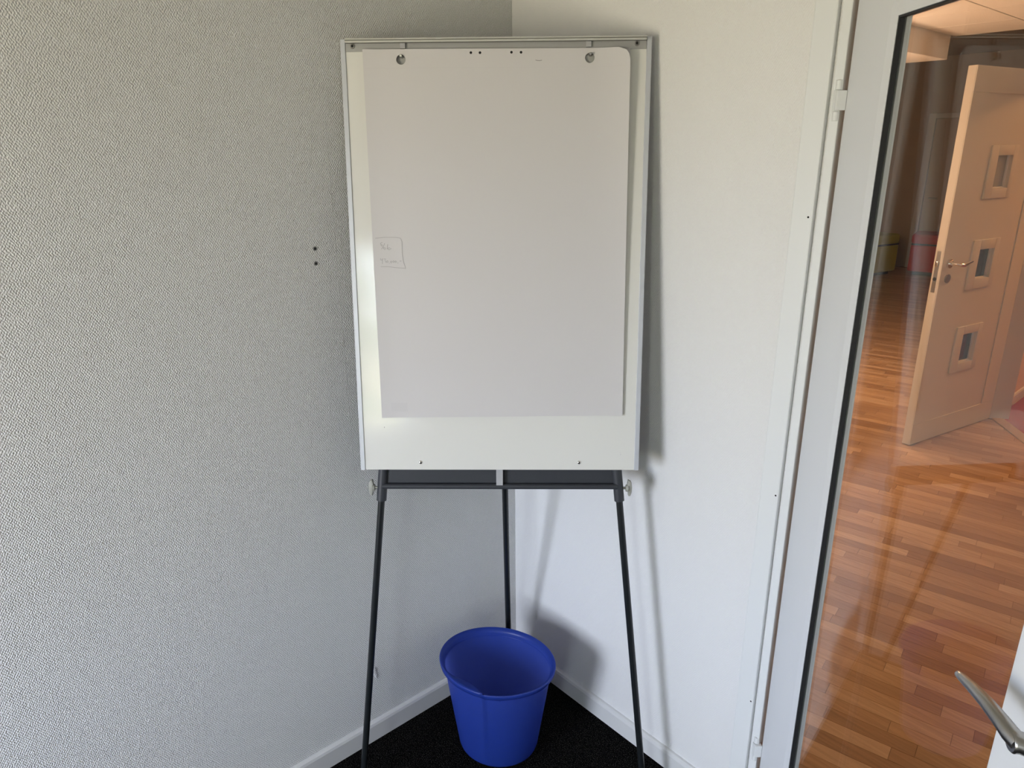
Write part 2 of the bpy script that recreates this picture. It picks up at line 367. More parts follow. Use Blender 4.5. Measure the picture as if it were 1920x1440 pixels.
# lever handle
hd = MB().tube([(0.780, -0.0005, 1.058), (0.780, -0.009, 1.058)], 0.026, 32).build('handle', M['steel'], dr, smooth=True)
MB().tube([(0.780, -0.009, 1.058), (0.780, -0.032, 1.058), (0.778, -0.046, 1.059), (0.771, -0.054, 1.060)], [0.0105, 0.0105, 0.0115, 0.0125], 20).build('handle_neck', M['steel'], hd, smooth=True)
MB().tube([(0.772, -0.046, 1.0585), (0.7695, -0.0575, 1.0590), (0.769, -0.0600, 1.0590)], [0.0125, 0.0135, 0.0118], 28).build('handle_end', M['steel'], hd, smooth=True)
MB().tube([(0.774, -0.0525, 1.0605), (0.762, -0.0550, 1.0625), (0.745, -0.0555, 1.0655), (0.718, -0.0555, 1.0675), (0.690, -0.0550, 1.0660), (0.668, -0.0545, 1.0630), (0.659, -0.0540, 1.0612), (0.6565, -0.0540, 1.0607)],
          [0.0112, 0.0110, 0.0100, 0.0088, 0.0074, 0.0058, 0.0044, 0.002], 20, flat=1.0).build('lever', M['steel'], hd, smooth=True)

# ================================================================== SCREW HOLES IN THE LEFT WALL
for nm, z, yy in (('upper', 1.4953, -0.6315), ('lower', 1.4603, -0.6325)):
    e = MB().tube([(0, 0, 0), (0.0012, 0, 0)], [0.0052, 0.0046], 20).build('wall_plug', M['plug'], smooth=True, loc=(0.0, yy, z))
    tag(e, '%s of the two dark screw plugs in the left wall' % nm, 'wall plug', 'screw plugs in the left wall')
    MB().tube([(0.0010, 0, 0), (0.0016, 0, 0)], 0.0027, 16).build('hole', M['hole'], e)

# ================================================================== FLIP CHART EASEL
B = Vector((0.3504, -0.3621, 0.9545)); HB = 1.0049; HW = 0.3475; VF = 0.9614   # bottom centre of the board face, its height, half width, length down to the floor
ex = Vector((0.6748, 0.7380, 0.0)).normalized(); nn = Vector((0.7327, -0.6700, 0.1196)).normalized(); ez = nn.cross(ex) * -1
if ez.z < 0: ez = -ez
mt = Matrix((ex, -nn, ez)).transposed().to_4x4(); base = B - ez * VF; mt.translation = base
fc = empty('flip_chart_easel', mt)
tag(fc, 'white flip chart easel on dark tripod legs leaning into the corner', 'flip chart')
def fb(name, u0, u1, w0, w1, v0, v1, m_, bev=0.0, parent=None):       # u right, w towards the viewer, v up from the board's lower edge
    return bx(name, (u0, -w1, v0 + VF), (u1, -w0, v1 + VF), m_, parent or fc, bev)
def P(u, w, v): return Vector((u, -w, v + VF))
bd = fb('board_panel', -HW + 0.010, HW - 0.010, -0.014, 0.0, 0.0, HB - 0.012, M['board'], 0.0008)
for s in (-1, 1):
    o = MB().prism([(s * (HW - 0.0115), 0.0), (s * (HW - 0.0105), 0.0028), (s * (HW - 0.0015), 0.0030), (s * HW, 0.0015), (s * HW, -0.018), (s * (HW - 0.0115), -0.018)], 0, HB, 'xy', Matrix(((1, 0, 0, 0), (0, -1, 0, 0), (0, 0, 1, VF), (0, 0, 0, 1)))).build('side_rail', M['alu'], fc)
tb = fb('clamp_bar', -HW + 0.012, HW - 0.012, -0.016, 0.0120, HB - 0.0085, HB, M['groove'], 0.002)
fb('clamp_ridge', -HW + 0.013, HW - 0.013, 0.010, 0.0150, HB - 0.0098, HB - 0.0052, M['alu_top'], 0.0016, tb)
fb('clamp_ridge', -HW + 0.013, HW - 0.013, 0.010, 0.0140, HB - 0.0036, HB - 0.0003, M['alu_top'], 0.0012, tb)
fb('paper_rail', -HW + 0.012, HW - 0.012, 0.0, 0.0020, HB - 0.026, HB - 0.0085, M['alu_rail'], 0.0006)
for s in (-1, 1):
    sc = MB().tube([P(s * 0.317 - 0.003, 0.002, HB - 0.0145), P(s * 0.317 - 0.003, 0.0045, HB - 0.0145)], [0.0056, 0.0046], 18).build('screw', M['steel'], fc, smooth=True)
    MB().tube([P(s * 0.317 - 0.003, 0.0045, HB - 0.0145), P(s * 0.317 - 0.003, 0.0048, HB - 0.0145)], 0.0030, 12).build('screw_socket', M['hole'], sc)
    sc = MB().tube([P(s * 0.198 + 0.0015, 0.0, 0.0195), P(s * 0.198 + 0.0015, 0.0015, 0.0195), P(s * 0.198 + 0.0015, 0.0028, 0.0195)], [0.0046, 0.0042, 0.0025], 18).build('screw', M['chrome'], fc, smooth=True)
    MB().tube([P(s * 0.198 + 0.0015, 0.0027, 0.0195), P(s * 0.198 + 0.0015, 0.0031, 0.0195)], 0.0017, 10).build('screw_socket', M['hole'], sc)
    # hanging pin for the pad, with its clip under the clamp bar
    pn = MB().tube([P(s * 0.2105, 0.0, 0.9670), P(s * 0.2105, 0.014, 0.9670), P(s * 0.2105, 0.0165, 0.9665)], [0.0034, 0.0034, 0.0024], 18).build('paper_pin', M['steel'], fc, smooth=True)
    MB().tube([P(s * 0.2105, 0.0, 0.9590), P(s * 0.2105, 0.0022, 0.9590)], 0.019, 28).build('hole_shade_disc', M['alu_rail'], pn)  # grey disc paints the shade inside the punched paper hole
    fb('pin_clip', s * 0.207 - 0.006, s * 0.207 + 0.006, 0.002, 0.0075, HB - 0.0215, HB - 0.0095, M['bracket'], 0.001, pn)
# two pen specks on the enamel
fb('pen_mark', -0.2850, -0.2835, 0.0, 0.0002, 0.1085, 0.1115, M['ink'], 0, bd); fb('pen_mark', 0.3015, 0.3030, 0.0, 0.0002, 0.0380, 0.0420, M['print'], 0, bd); fb('pen_mark', 0.3005, 0.3015, 0.0, 0.0002, 0.0440, 0.0465, M['print'], 0, bd)
# understructure below the board
fb('back_plate', -0.292, 0.292, -0.036, -0.032, -0.052, 0.10, M['dark'], 0.001)
cb = MB().tube([P(-0.30, -0.026, -0.0525), P(0.30, -0.026, -0.0525)], 0.0072, 16).build('crossbar', M['dark'], fc, smooth=True)
fb('centre_bracket', -0.0085, 0.0085, -0.030, -0.018, -0.0475, 0.02, M['bracket'], 0.0008)
for s in (-1, 1):
    def L(v, s=s): return s * (0.2985 + (-0.016 - v) * 0.1035)
    sk = MB().tube([P(L(0.30), -0.034, 0.30), P(L(-0.093), -0.034, -0.093)], 0.0128, 20).build('leg_socket', M['dark'], fc, smooth=True)
    lg = MB().tube([P(L(0.2), -0.034, 0.2), P(L(-0.952), -0.034, -0.952)], 0.0088, 18).build('leg', M['leg'], fc, smooth=True)
    MB().tube([P(L(-0.930), -0.034, -0.930), P(L(-0.958), -0.034, -0.958)], [0.0115, 0.0125], 18).build('rubber_foot', M['shoe'], lg, smooth=True)
    # wing knob
    k = MB().tube([P(s * 0.3115, -0.034, -0.0595), P(s * 0.3275, -0.034, -0.0595)], 0.0036, 14).build('clamp_knob', M['steel'], fc, smooth=True)
    MB().tube([P(s * 0.322, -0.034, -0.0595), P(s * 0.328, -0.034, -0.0595)], [0.0085, 0.0105], 18).build('knob_hub', M['knob'], k, smooth=True)
    wing = [(0.327, -0.0370), (0.3310, -0.0385), (0.3355, -0.0420), (0.3375, -0.0560), (0.3372, -0.0680), (0.3340, -0.0790), (0.3285, -0.0800), (0.3275, -0.0700), (0.3262, -0.0595), (0.3258, -0.0480)]
    MB().prism([(s * a, b + VF) for a, b in wing], 0.028, 0.040, 'xz', None, 0.0016).build('knob_wing', M['knob'], k, smooth=True)
# rear leg runs back into the corner
inv = mt.inverted()
ra, rb = inv @ Vector((0.2983, -0.3035, 1.1834)), inv @ Vector((0.0690, -0.0930, 0.004))
lg = MB().tube([ra, rb], 0.0088, 18).build('leg', M['leg'], fc, smooth=True)
MB().tube([rb + (ra - rb) * 0.022, rb], [0.0115, 0.012], 18).build('rubber_foot', M['shoe'], lg, smooth=True)
MB().box((-0.020, 0.030, VF + 0.20), (0.020, 0.075, VF + 0.28), 0.003).build('hinge_block', M['dark'], fc, smooth=True)

# ================================================================== PAPER PAD
pad = empty('paper_pad', mt @ Matrix.Translation(P(0, 0.006, 0.136)))
tag(pad, 'large blank flip chart paper pad hanging on the white board', 'paper pad')
OFF = P(0, 0.006, 0.136)
def sheet(name, corners, wfun, thick, m_, holes, round_r=0.0, nx=48, ny=64):
    TL, TR_, BR, BL = [Vector((*c, 0)) for c in corners]
    b = bmesh.new(); grid = []
    for j in range(ny + 1):
        row = []
        for i in range(nx + 1):
            a, t = i / nx, j / ny                       # t: 0 top, 1 bottom
            p = (TL * (1 - a) + TR_ * a) * (1 - t) + (BL * (1 - a) + BR * a) * t
            if round_r:                                 # rounded upper right corner
                du, dv = TR_.x - p.x, TL.y - p.y
                if du < round_r and dv < round_r:
                    c_ = Vector((TR_.x - round_r, TL.y - round_r, 0)); d = p - c_; k = max(abs(d.x), abs(d.y))
                    if k > 1e-6 and d.length > 1e-6: p = c_ + d / d.length * k
            row.append(b.verts.new(Vector((p.x, -wfun(a, t), p.y + VF)) - OFF))
        grid.append(row)
    for j in range(ny):
        for i in range(nx): b.faces.new((grid[j][i], grid[j + 1][i], grid[j + 1][i + 1], grid[j][i + 1]))
    bmesh.ops.recalc_face_normals(b, faces=b.faces)
    r = bmesh.ops.extrude_face_region(b, geom=list(b.faces))
    for v in [g for g in r['geom'] if isinstance(g, bmesh.types.BMVert)]: v.co.y += thick
    bmesh.ops.recalc_face_normals(b, faces=b.faces)
    me = bpy.data.meshes.new(name); b.to_mesh(me); b.free(); me.materials.append(m_)
    o = bpy.data.objects.new(name, me); C.objects.link(o)
    # punch the hanging holes
    cutters = MB()
    for (u, v, r_) in holes: cutters.tube([P(u, -0.03, v) - OFF, P(u, 0.05, v) - OFF], r_, 28)
    bmesh.ops.recalc_face_normals(cutters.bm, faces=cutters.bm.faces)
    cm = bpy.data.meshes.new('cut'); cutters.bm.to_mesh(cm); cutters.bm.free(); co = bpy.data.objects.new('cut', cm); C.objects.link(co)
    md = o.modifiers.new('punch', 'BOOLEAN'); md.operation = 'DIFFERENCE'; md.solver = 'EXACT'; md.object = co
    dg = bpy.context.evaluated_depsgraph_get(); me2 = bpy.data.meshes.new_from_object(o.evaluated_get(dg))
    o.modifiers.clear(); o.data = me2; bpy.data.objects.remove(co); bpy.data.meshes.remove(cm); bpy.data.meshes.remove(me)
    o.parent = pad; me2.name = name
    for p_ in me2.polygons: p_.use_smooth = True
    me2.set_sharp_from_angle(angle=math.radians(50))
    return o
def wf(a, t):        # bulge of the front sheet off the board
    e = max(0.0, (a - 0.86) / 0.14)
    return 0.0098 + 0.0015 * math.sin(a * 5.0 + 0.5) * (1 - t * 0.5) + (0.004 + 0.012 * (1 - t) ** 2) * e * e - 0.0056 * t + 0.0025 * max(0.0, (0.05 - a) / 0.05)
def wb_(a, t): return 0.0052 - 0.003 * t
HL = [(-0.2108, 0.9595, 0.0105), (0.2098, 0.9600, 0.0105)]
SM = [(-0.0545, 0.9728, 0.0029), (-0.0343, 0.9726, 0.0029), (0.0357, 0.9730, 0.0029), (0.0570, 0.9728, 0.0029)]
f1 = sheet('front_sheet', [(-0.2959, 0.9815), (0.2975, 0.9805), (0.3030, 0.1411), (-0.2877, 0.1357)], wf, 0.0004, M['paper'], HL + SM, 0.030)
f2 = sheet('under_sheet', [(-0.2935, 0.9822), (0.2995, 0.9800), (0.3030, 0.1430), (-0.2865, 0.1390)], wb_, 0.0024, M['paper2'], [(h[0], h[1], 0.0195) for h in HL], 0.0, 24, 32)
for (u, v, r_) in SM: MB().tube([P(u, 0.0082, v) - OFF, P(u, 0.0085, v) - OFF], r_ + 0.0003, 14).build('binding_rivet', M['hole'], f1)
def ribbon(mb, pts, w, lift=0.0004):
    """flat stroke lying on the front sheet"""
    def S3(u, v):
        a = (u + 0.2959) / 0.594; t = (0.981 - v) / 0.842
        return P(u, wf(a, t) + lift, v) - OFF
    q = []
    for i in range(len(pts) - 1):
        n_ = max(1, int(math.hypot(pts[i + 1][0] - pts[i][0], pts[i + 1][1] - pts[i][1]) / 0.004))
        for k in range(n_): q.append((pts[i][0] + (pts[i + 1][0] - pts[i][0]) * k / n_, pts[i][1] + (pts[i + 1][1] - pts[i][1]) * k / n_))
    q.append(pts[-1]); L_ = []
    for i, (u, v) in enumerate(q):
        a, b = q[max(i - 1, 0)], q[min(i + 1, len(q) - 1)]; dx, dy = b[0] - a[0], b[1] - a[1]; ln = math.hypot(dx, dy) or 1
        ox, oy = -dy / ln * w / 2, dx / ln * w / 2
        L_.append((mb.bm.verts.new(S3(u + ox, v + oy)), mb.bm.verts.new(S3(u - ox, v - oy))))
    for i in range(len(L_) - 1): mb.bm.faces.new((L_[i][0], L_[i][1], L_[i + 1][1], L_[i + 1][0]))
STROKES = [[(-0.2853, 0.5696), (-0.2648, 0.5718), (-0.2366, 0.5716), (-0.2265, 0.5697)], [(-0.2265, 0.5697), (-0.2229, 0.5608), (-0.2234, 0.5363), (-0.2217, 0.5169), (-0.2164, 0.5002)], [(-0.2754, 0.504), (-0.2581, 0.5039), (-0.2392, 0.5015), (-0.2164, 0.4999)], [(-0.2692, 0.5599), (-0.2732, 0.5588), (-0.2741, 0.5565), (-0.2702, 0.5545), (-0.2695, 0.5526)], [(-0.2740, 0.5545), (-0.2705, 0.5520), (-0.2690, 0.5480), (-0.2722, 0.5445)], [(-0.2640, 0.5580), (-0.2668, 0.5515), (-0.2672, 0.5460), (-0.2645, 0.5438), (-0.2618, 0.5452), (-0.2632, 0.5482), (-0.2668, 0.5470)], [(-0.2568, 0.5556), (-0.2584, 0.5456), (-0.2542, 0.5426), (-0.2486, 0.5456), (-0.254, 0.5476), (-0.258, 0.5456)], [(-0.2746, 0.5234), (-0.2752, 0.5195), (-0.2701, 0.5199)], [(-0.2707, 0.5233), (-0.2712, 0.5102)], [(-0.2676, 0.5218), (-0.2625, 0.5218), (-0.2654, 0.5183), (-0.2627, 0.516), (-0.2632, 0.5132)], [(-0.2591, 0.5179), (-0.2616, 0.5156), (-0.2605, 0.5132), (-0.2573, 0.5144), (-0.2587, 0.5179)], [(-0.2546, 0.512), (-0.255, 0.5109)], [(-0.2505, 0.5171), (-0.2525, 0.5144), (-0.2503, 0.512), (-0.2482, 0.5147), (-0.2505, 0.5171)], [(-0.2445, 0.5178), (-0.2466, 0.5155), (-0.2447, 0.5132), (-0.2426, 0.5155), (-0.2445, 0.5178)], [(-0.2394, 0.5174), (-0.2415, 0.5151), (-0.2396, 0.5131), (-0.2375, 0.5151), (-0.2394, 0.5174)], [(-0.2341, 0.5131), (-0.2349, 0.5112)], [(-0.2304, 0.5166), (-0.226, 0.517)]]
hwm = MB()
for i, s_ in enumerate(STROKES): ribbon(hwm, s_, 0.0007 if i < 3 else 0.00085)
hw_ = hwm.build('handwriting', M['ink'], f1); hw_['label'] = 'faint pencil figures inside a drawn box'
pm = MB(); ribbon(pm, [(0.0890, 0.9563), (0.0925, 0.9556), (0.0975, 0.9550), (0.1035, 0.9560)], 0.0014); pm.build('pen_mark', M['ink'], f1)
for u in (-0.2615, -0.2560, -0.105):
    pm = MB(); ribbon(pm, [(u, 0.9568), (u + 0.0012, 0.9566)], 0.0012); pm.build('pen_mark', M['print'], f1)
st = MB()
for k in range(3): ribbon(st, [(-0.2670, 0.1700 - k * 0.0075), (-0.2240, 0.1700 - k * 0.0075)], 0.0066)
st.build('printed_stamp', M['paper2'], f1)['label'] = 'pale grey printed stamp in the lower corner'
pf = MB(); ribbon(pf, [(-0.2925, 0.9425), (0.2960, 0.9410)], 0.0008); pf.build('perforation_line', M['paper2'], f1)

# ================================================================== BLUE WASTE BIN
bmx = Matrix(((0.6593, -0.7519, 0, 0.264), (0.7519, 0.6593, 0, -0.3075), (0, 0, 1, 0), (0, 0, 0, 1)))
bn = empty('waste_bin', bmx); tag(bn, 'blue translucent plastic waste bin with a spiral rim under the easel', 'waste bin')
TH0 = math.radians(-104)                        # where the rim overlaps itself, on the side facing the room
def orad(th, a, b, rot=math.radians(-24)):
    c_, s_ = math.cos(th - rot), math.sin(th - rot); return a * b / math.hypot(b * c_, a * s_)
prof = [(0.0, 0.0, 0.000), (0.55, 0.0, 0.000), (0.85, 0.0, 0.0005), (0.935, 0.0, 0.003), (0.985, 0.0, 0.010), (1.0, 0.0, 0.020)]
NS = 112; rings = []
def wall_pt(th, z, k, out=0.0):
    f = z / 0.300
    a = 0.1165 + (0.1628 - 0.1165) * f; b = 0.1065 + (0.1308 - 0.1065) * f
    r = orad(th, a, b)
    d = (th - TH0) % (2 * PI)                    # 0 just right of the overlap, 2 pi just left of it
    step = 0.0070 * f * max(0.0, (d / (2 * PI) - 0.72) / 0.28) ** 2
    return (r + step) * k + out
def zr(th, z):                                   # the rim dips gently towards the overlap
    d = (th - TH0) % (2 * PI)
    if z < 0.25: return z
    return z + 0.0020 * max(0.0, 1 - (2 * PI - d) / 0.9) - 0.0065 * max(0.0, 1 - d / 0.75)
bm_ = bmesh.new()
levels = [(p[2], p[0], 0.0) for p in prof] + [(0.02 + (0.282 - 0.02) * k / 14, 1.0, 0.0) for k in range(1, 15)]
levels += [(0.288, 1.0, 0.0004), (0.2935, 1.0, 0.0024), (0.2970, 1.0, 0.0062), (0.2990, 1.0, 0.0100), (0.2993, 1.0, 0.0118), (0.2975, 1.0, 0.0130), (0.2900, 1.0, 0.0128), (0.2855, 1.0, 0.0122)]
cen = bm_.verts.new((0, 0, 0)); prev = None
for (z, k, out) in levels:
    if k == 0.0: continue
    ring = []
    for i in range(NS):
        th = TH0 + 2 * PI * (i + 0.02) / NS
        r = wall_pt(th, z, k, out); ring.append(bm_.verts.new((r * math.cos(th), r * math.sin(th), zr(th, z))))
    if prev is None:
        for i in range(NS): bm_.faces.new((cen, ring[i], ring[(i + 1) % NS]))
    else:
        for i in range(NS): bm_.faces.new((prev[i], prev[(i + 1) % NS], ring[(i + 1) % NS], ring[i]))
    prev = ring
mbx = MB(); mbx.bm.free(); mbx.bm = bm_
body = mbx.build('bin_body', M['bin'], bn, smooth=True)
sd = body.modifiers.new('wall', 'SOLIDIFY'); sd.thickness = 0.0016; sd.offset = -1
body.location.z = 0.001
# the fold of the rim: a lens-shaped lip that narrows to a point where the rim overlaps
fo = MB(); va = []
for i in range(41):
    t_ = i / 40; d = 2 * PI - 1.15 * (1 - t_); th = TH0 + d
    w_ = 0.0270 * (math.sin(PI * t_ ** 1.35) ** 0.9 if 0 < t_ < 1 else 0.0) + 0.0006
    r0 = wall_pt(th, 0.299, 1.0, 0.0112); z0_ = zr(th, 0.2996) + 0.001
    va.append([fo.bm.verts.new(((r0 - w_ * f_) * math.cos(th), (r0 - w_ * f_) * math.sin(th), z0_ - 0.0030 * (w_ / 0.019) * f_ ** 1.6 + 0.0012 * math.sin(PI * f_))) for f_ in (0, 0.25, 0.5, 0.75, 1.0)])
for i in range(40):
    for k in range(4): fo.bm.faces.new((va[i][k], va[i][k + 1], va[i + 1][k + 1], va[i + 1][k]))
fo = fo.build('rim_fold', M['bin'], bn, smooth=True); fm = fo.modifiers.new('wall', 'SOLIDIFY'); fm.thickness = 0.0014
# raised bead line below the lip, ending in the tail of the overlap
def bead_line(d0, d1, z0, z1, out, n_=60):
    pts = []
    for i in range(n_ + 1):
        f = i / n_; d = d0 + (d1 - d0) * f; th = TH0 + d; z = z0 + (z1 - z0) * f
        r = wall_pt(th, z, 1.0, out); pts.append((r * math.cos(th), r * math.sin(th), z))
    return pts
MB().tube(bead_line(0.30, 2 * PI - 0.05, 0.2775, 0.2790, 0.0006, 110), 0.0013, 8).build('rim_bead', M['bin'], bn, smooth=True)
MB().tube(bead_line(-0.06, 0.34, 0.292, 0.268, 0.0016, 20), [0.0016] * 20 + [0.0006], 8).build('rim_tail', M['bin'], bn, smooth=True)

# ================================================================== THE HALL BEHIND THE GLASS DOOR
ZC, ZF, YF = 2.555, 2.86, 10.0          # lower ceiling, far ceiling, far wall
fl = struct(bx('floor_hall', (-4.2, 0.1, -0.06), (2.8, YF, -0.0035), M['oak_sub']), 'oak parquet floor of the hall behind the glass door', 'floor')
ca, sa = math.cos(PLANK_A), math.sin(PLANK_A)
SL, SWD, GAPJ = 0.42, 0.057, 0.0006
def strip_mesh(length):
    b = MB().box((GAPJ, GAPJ, -0.004), (length - GAPJ, SWD - GAPJ, 0.0), 0.0)
    me = bpy.data.meshes.new('plank'); bmesh.ops.recalc_face_normals(b.bm, faces=b.bm.faces); b.bm.to_mesh(me); b.bm.free(); me.materials.append(M['oak']); return me
SM_ = [strip_mesh(l_) for l_ in (0.26, 0.36, 0.50)]
cells = []
cx, cy = 1.5997, -1.413
rnd = random.Random(3)
row = -85
while row < 230:
    s0 = -5.2 + rnd.random() * 0.5; t0 = row * SWD; s = s0
    while s < 6.0:
        k = rnd.choice((0, 1, 1, 2)); ln = (0.26, 0.36, 0.50)[k]
        X_, Y_ = (s + ln / 2) * ca - (t0 + SWD / 2) * sa, (s + ln / 2) * sa + (t0 + SWD / 2) * ca
        # both ends inside the hall, left of the wall with the panelled door
        ok = all(-4.1 < xx < 2.7 and 0.105 < yy < YF - 0.02 for xx, yy in ((s * ca - t0 * sa, s * sa + t0 * ca), ((s + ln) * ca - (t0 + SWD) * sa, (s + ln) * sa + (t0 + SWD) * ca), ((s + ln) * ca - t0 * sa, (s + ln) * sa + t0 * ca), (s * ca - (t0 + SWD) * sa, s * sa + (t0 + SWD) * ca)))
        e_ = (X_ - 0.369) * 0.777 + (Y_ - 3.8725) * 0.63     # beyond the second doorway
        if ok and (e_ < 0.30 if Y_ < 3.87 else X_ < 0.45):
            dxx, dyy = X_ - cx, Y_ - cy; dep = math.hypot(dxx, dyy)
            az = math.degrees(math.atan2(dyy, dxx)); vis = 93.0 < az < 118.0
            cells.append((not vis, dep, k, s, t0))
        s += ln
    row += 1
cells.sort(key=lambda c: (c[0], c[1]))
rotm = Matrix.Rotation(PLANK_A, 4, 'Z')
rest = MB()
for i, (nv, dep, k, s, t0) in enumerate(cells):
    if i < 300 and not nv:
        o = bpy.data.objects.new('plank', SM_[k]); C.objects.link(o); o.parent = fl
        o.matrix_local = Matrix.Translation((s * ca - t0 * sa, s * sa + t0 * ca, 0)) @ rotm
    else:
        ln = (0.26, 0.36, 0.50)[k]
        rest.box((GAPJ, GAPJ, -0.004), (ln - GAPJ, SWD - GAPJ, 0.0), 0, Matrix.Translation((s * ca - t0 * sa, s * sa + t0 * ca, 0)) @ rotm)
r_ = rest.build('parquet_strips', M['oak'], fl); r_['kind'] = 'stuff'

# ceiling of the hall: mineral tiles in a grid, a boxed soffit, a higher ceiling beyond
ch = struct(bx('ceiling_hall', (-4.2, 0.1, ZC + 0.012), (2.8, 5.40, ZC + 0.10), M['grid']), 'tiled suspended ceiling of the hall', 'ceiling')
tm = MB().box((0.006, 0.006, -0.012), (0.594, 0.594, 0.012), 0.002); me = bpy.data.meshes.new('ceiling_tile')
bmesh.ops.recalc_face_normals(tm.bm, faces=tm.bm.faces); tm.bm.to_mesh(me); tm.bm.free(); me.materials.append(M['tile'])
for i in range(-1, 5):
    for j in range(-7, 2):
        x, y = -0.204 + i * 0.6, 4.268 + j * 0.6
        if i == -1: x = -0.804
        if y < 0.1 or y > 5.2: continue
        o = bpy.data.objects.new('ceiling_tile', me); C.objects.link(o); o.parent = ch; o.location = (x, y, ZC + 0.004)
sf = struct(bx('trim_3', (-4.2, 0.1, 2.372), (-0.806, 5.40, ZC + 0.012), M['tile'], bev=0.004), 'boxed soffit under the tiled hall ceiling', 'soffit')
struct(bx('ceiling_far', (-4.2, 5.40, ZF), (2.8, YF, ZF + 0.05), M['hallwall']), 'dim higher ceiling at the far end of the hall', 'ceiling')
struct(bx('wall_step', (-4.2, 5.36, ZC + 0.10), (2.8, 5.40, ZF + 0.05), M['hallwall']), 'ceiling step between the low and the high hall ceiling', 'wall')
struct(bx('wall_far', (-4.2, YF, -0.06), (2.8, YF + 0.1, ZF + 0.1), M['hallwall']), 'brownish far wall of the hall behind the poufs', 'wall')
struct(bx('wall_hall_left', (-4.3, 0.0, -0.06), (-4.2, YF + 0.1, ZF + 0.1), M['hallwall']), 'left side wall of the hall', 'wall')
struct(bx('wall_hall_right', (2.8, 0.1, -0.06), (2.9, YF + 0.1, ZF + 0.1), M['hallwall']), 'right side wall of the hall', 'wall')
struct(bx('wall_hall_front', (-4.3, 0.0, -0.06), (-0.1, 0.1, ZF + 0.1), M['hallwall']), 'hall wall on the near side, left of the glass door', 'wall')
# a closed door with white trim in the far wall
e = empty('door_3', (-2.0, YF, 0)); struct(e, 'dim closed door in the far hall wall behind the red pouf', 'door')
bx('leaf', (-0.42, -0.03, 0.01), (0.46, 0.0, 2.06), M['hallwall'], e, 0.004); bx('door_trim', (-0.52, -0.045, 0), (-0.425, 0.0, 2.13), M['wall_plain'], e, 0.004)
bx('door_trim', (0.465, -0.045, 0), (0.56, 0, 2.13), M['wall_plain'], e, 0.004); bx('door_trim', (-0.425, -0.045, 2.065), (0.465, 0, 2.13), M['wall_plain'], e, 0.004)
k = MB().tube([(-0.34, -0.03, 1.0), (-0.34, -0.07, 1.0), (-0.30, -0.08, 1.0), (-0.22, -0.08, 1.0)], 0.011, 10).build('handle', M['steel'], e, smooth=True)

# the second doorway: jamb, oak threshold, wall on both sides, orange-lit room with red carpet
T = Vector((0.63, -0.777, 0)); T.normalize(); TN = Vector((0.777, 0.63, 0)).normalized(); O2 = Vector((0.369, 3.8725, 0))
mt2 = Matrix((T, TN, Vector((0, 0, 1)))).transposed().to_4x4(); mt2.translation = O2
w2 = empty('trim_4', mt2); struct(w2, 'cream frame of the second doorway with an oak threshold', 'door frame')
bx('jamb', (-0.040, -0.012, 0), (0.012, 0.105, 2.12), M['door2'], w2, 0.003); bx('jamb', (0.915, -0.012, 0), (0.97, 0.105, 2.12), M['door2'], w2, 0.003)
bx('head', (0.012, -0.012, 2.10), (0.915, 0.105, 2.16), M['door2'], w2, 0.003)
bx('threshold', (0.012, 0.0, -0.01), (0.915, 0.072, 0.008), M['oak_sill'], w2, 0.002)
w2b = MB(); w2b.box((0.97, 0.0, -0.06), (2.6, 0.1, ZC + 0.012), 0, mt2); w2b.box((0.0, 0.0, 2.16), (0.97, 0.1, ZC + 0.012), 0, mt2)
struct(w2b.build('wall_doorway', M['wall_plain']), 'hall wall with the second doorway', 'wall')
fr = MB().prism([tuple((O2 + TN * 0.06 + T * -0.03)[:2]), tuple((O2 + TN * 0.06 + T * 2.6)[:2]), (2.8, 3.0), (2.8, 7.0), (0.36, 7.0)], -0.06, 0.003, 'xy').build('floor_carpet', M['red_carpet'])
struct(fr, 'red carpet floor beyond the second doorway', 'floor')
struct(bx('wall_partition', (0.20, 3.95, -0.06), (0.30, 9.98, ZF), M['hallwall']), 'hall side of the partition behind the panelled door', 'wall')
struct(bx('wall_orange', (0.302, 3.93, -0.06), (0.372, 7.0, ZC), M['orange']), 'warm peach wall beyond the panelled door', 'wall')
bo = MB().prism([(0.372, 0), (0.386, 0), (0.386, 0.060), (0.380, 0.070), (0.372, 0.072)], 3.965, 7.0, 'xz').build('baseboard_orange', M['door2'])
struct(bo, 'cream baseboard along the peach wall', 'baseboard')
struct(bx('ceiling_room', (0.372, 3.2, ZC), (2.8, 7.0, ZC + 0.01), M['ceil']), 'ceiling of the room beyond the second doorway', 'ceiling')

# the cream panelled door with three small windows, standing open into the hall
DD = Vector((0.1950, 0.9808, 0)).normalized(); DN = Vector((-DD.y, DD.x, 0))       # along the leaf from its free edge; away from the camera
mt3 = Matrix((DD, DN, Vector((0, 0, 1)))).transposed().to_4x4(); mt3.translation = (0.192, 2.990, 0.0)
d2 = empty('door_2', mt3); struct(d2, 'open cream panelled door with three small square windows', 'door')
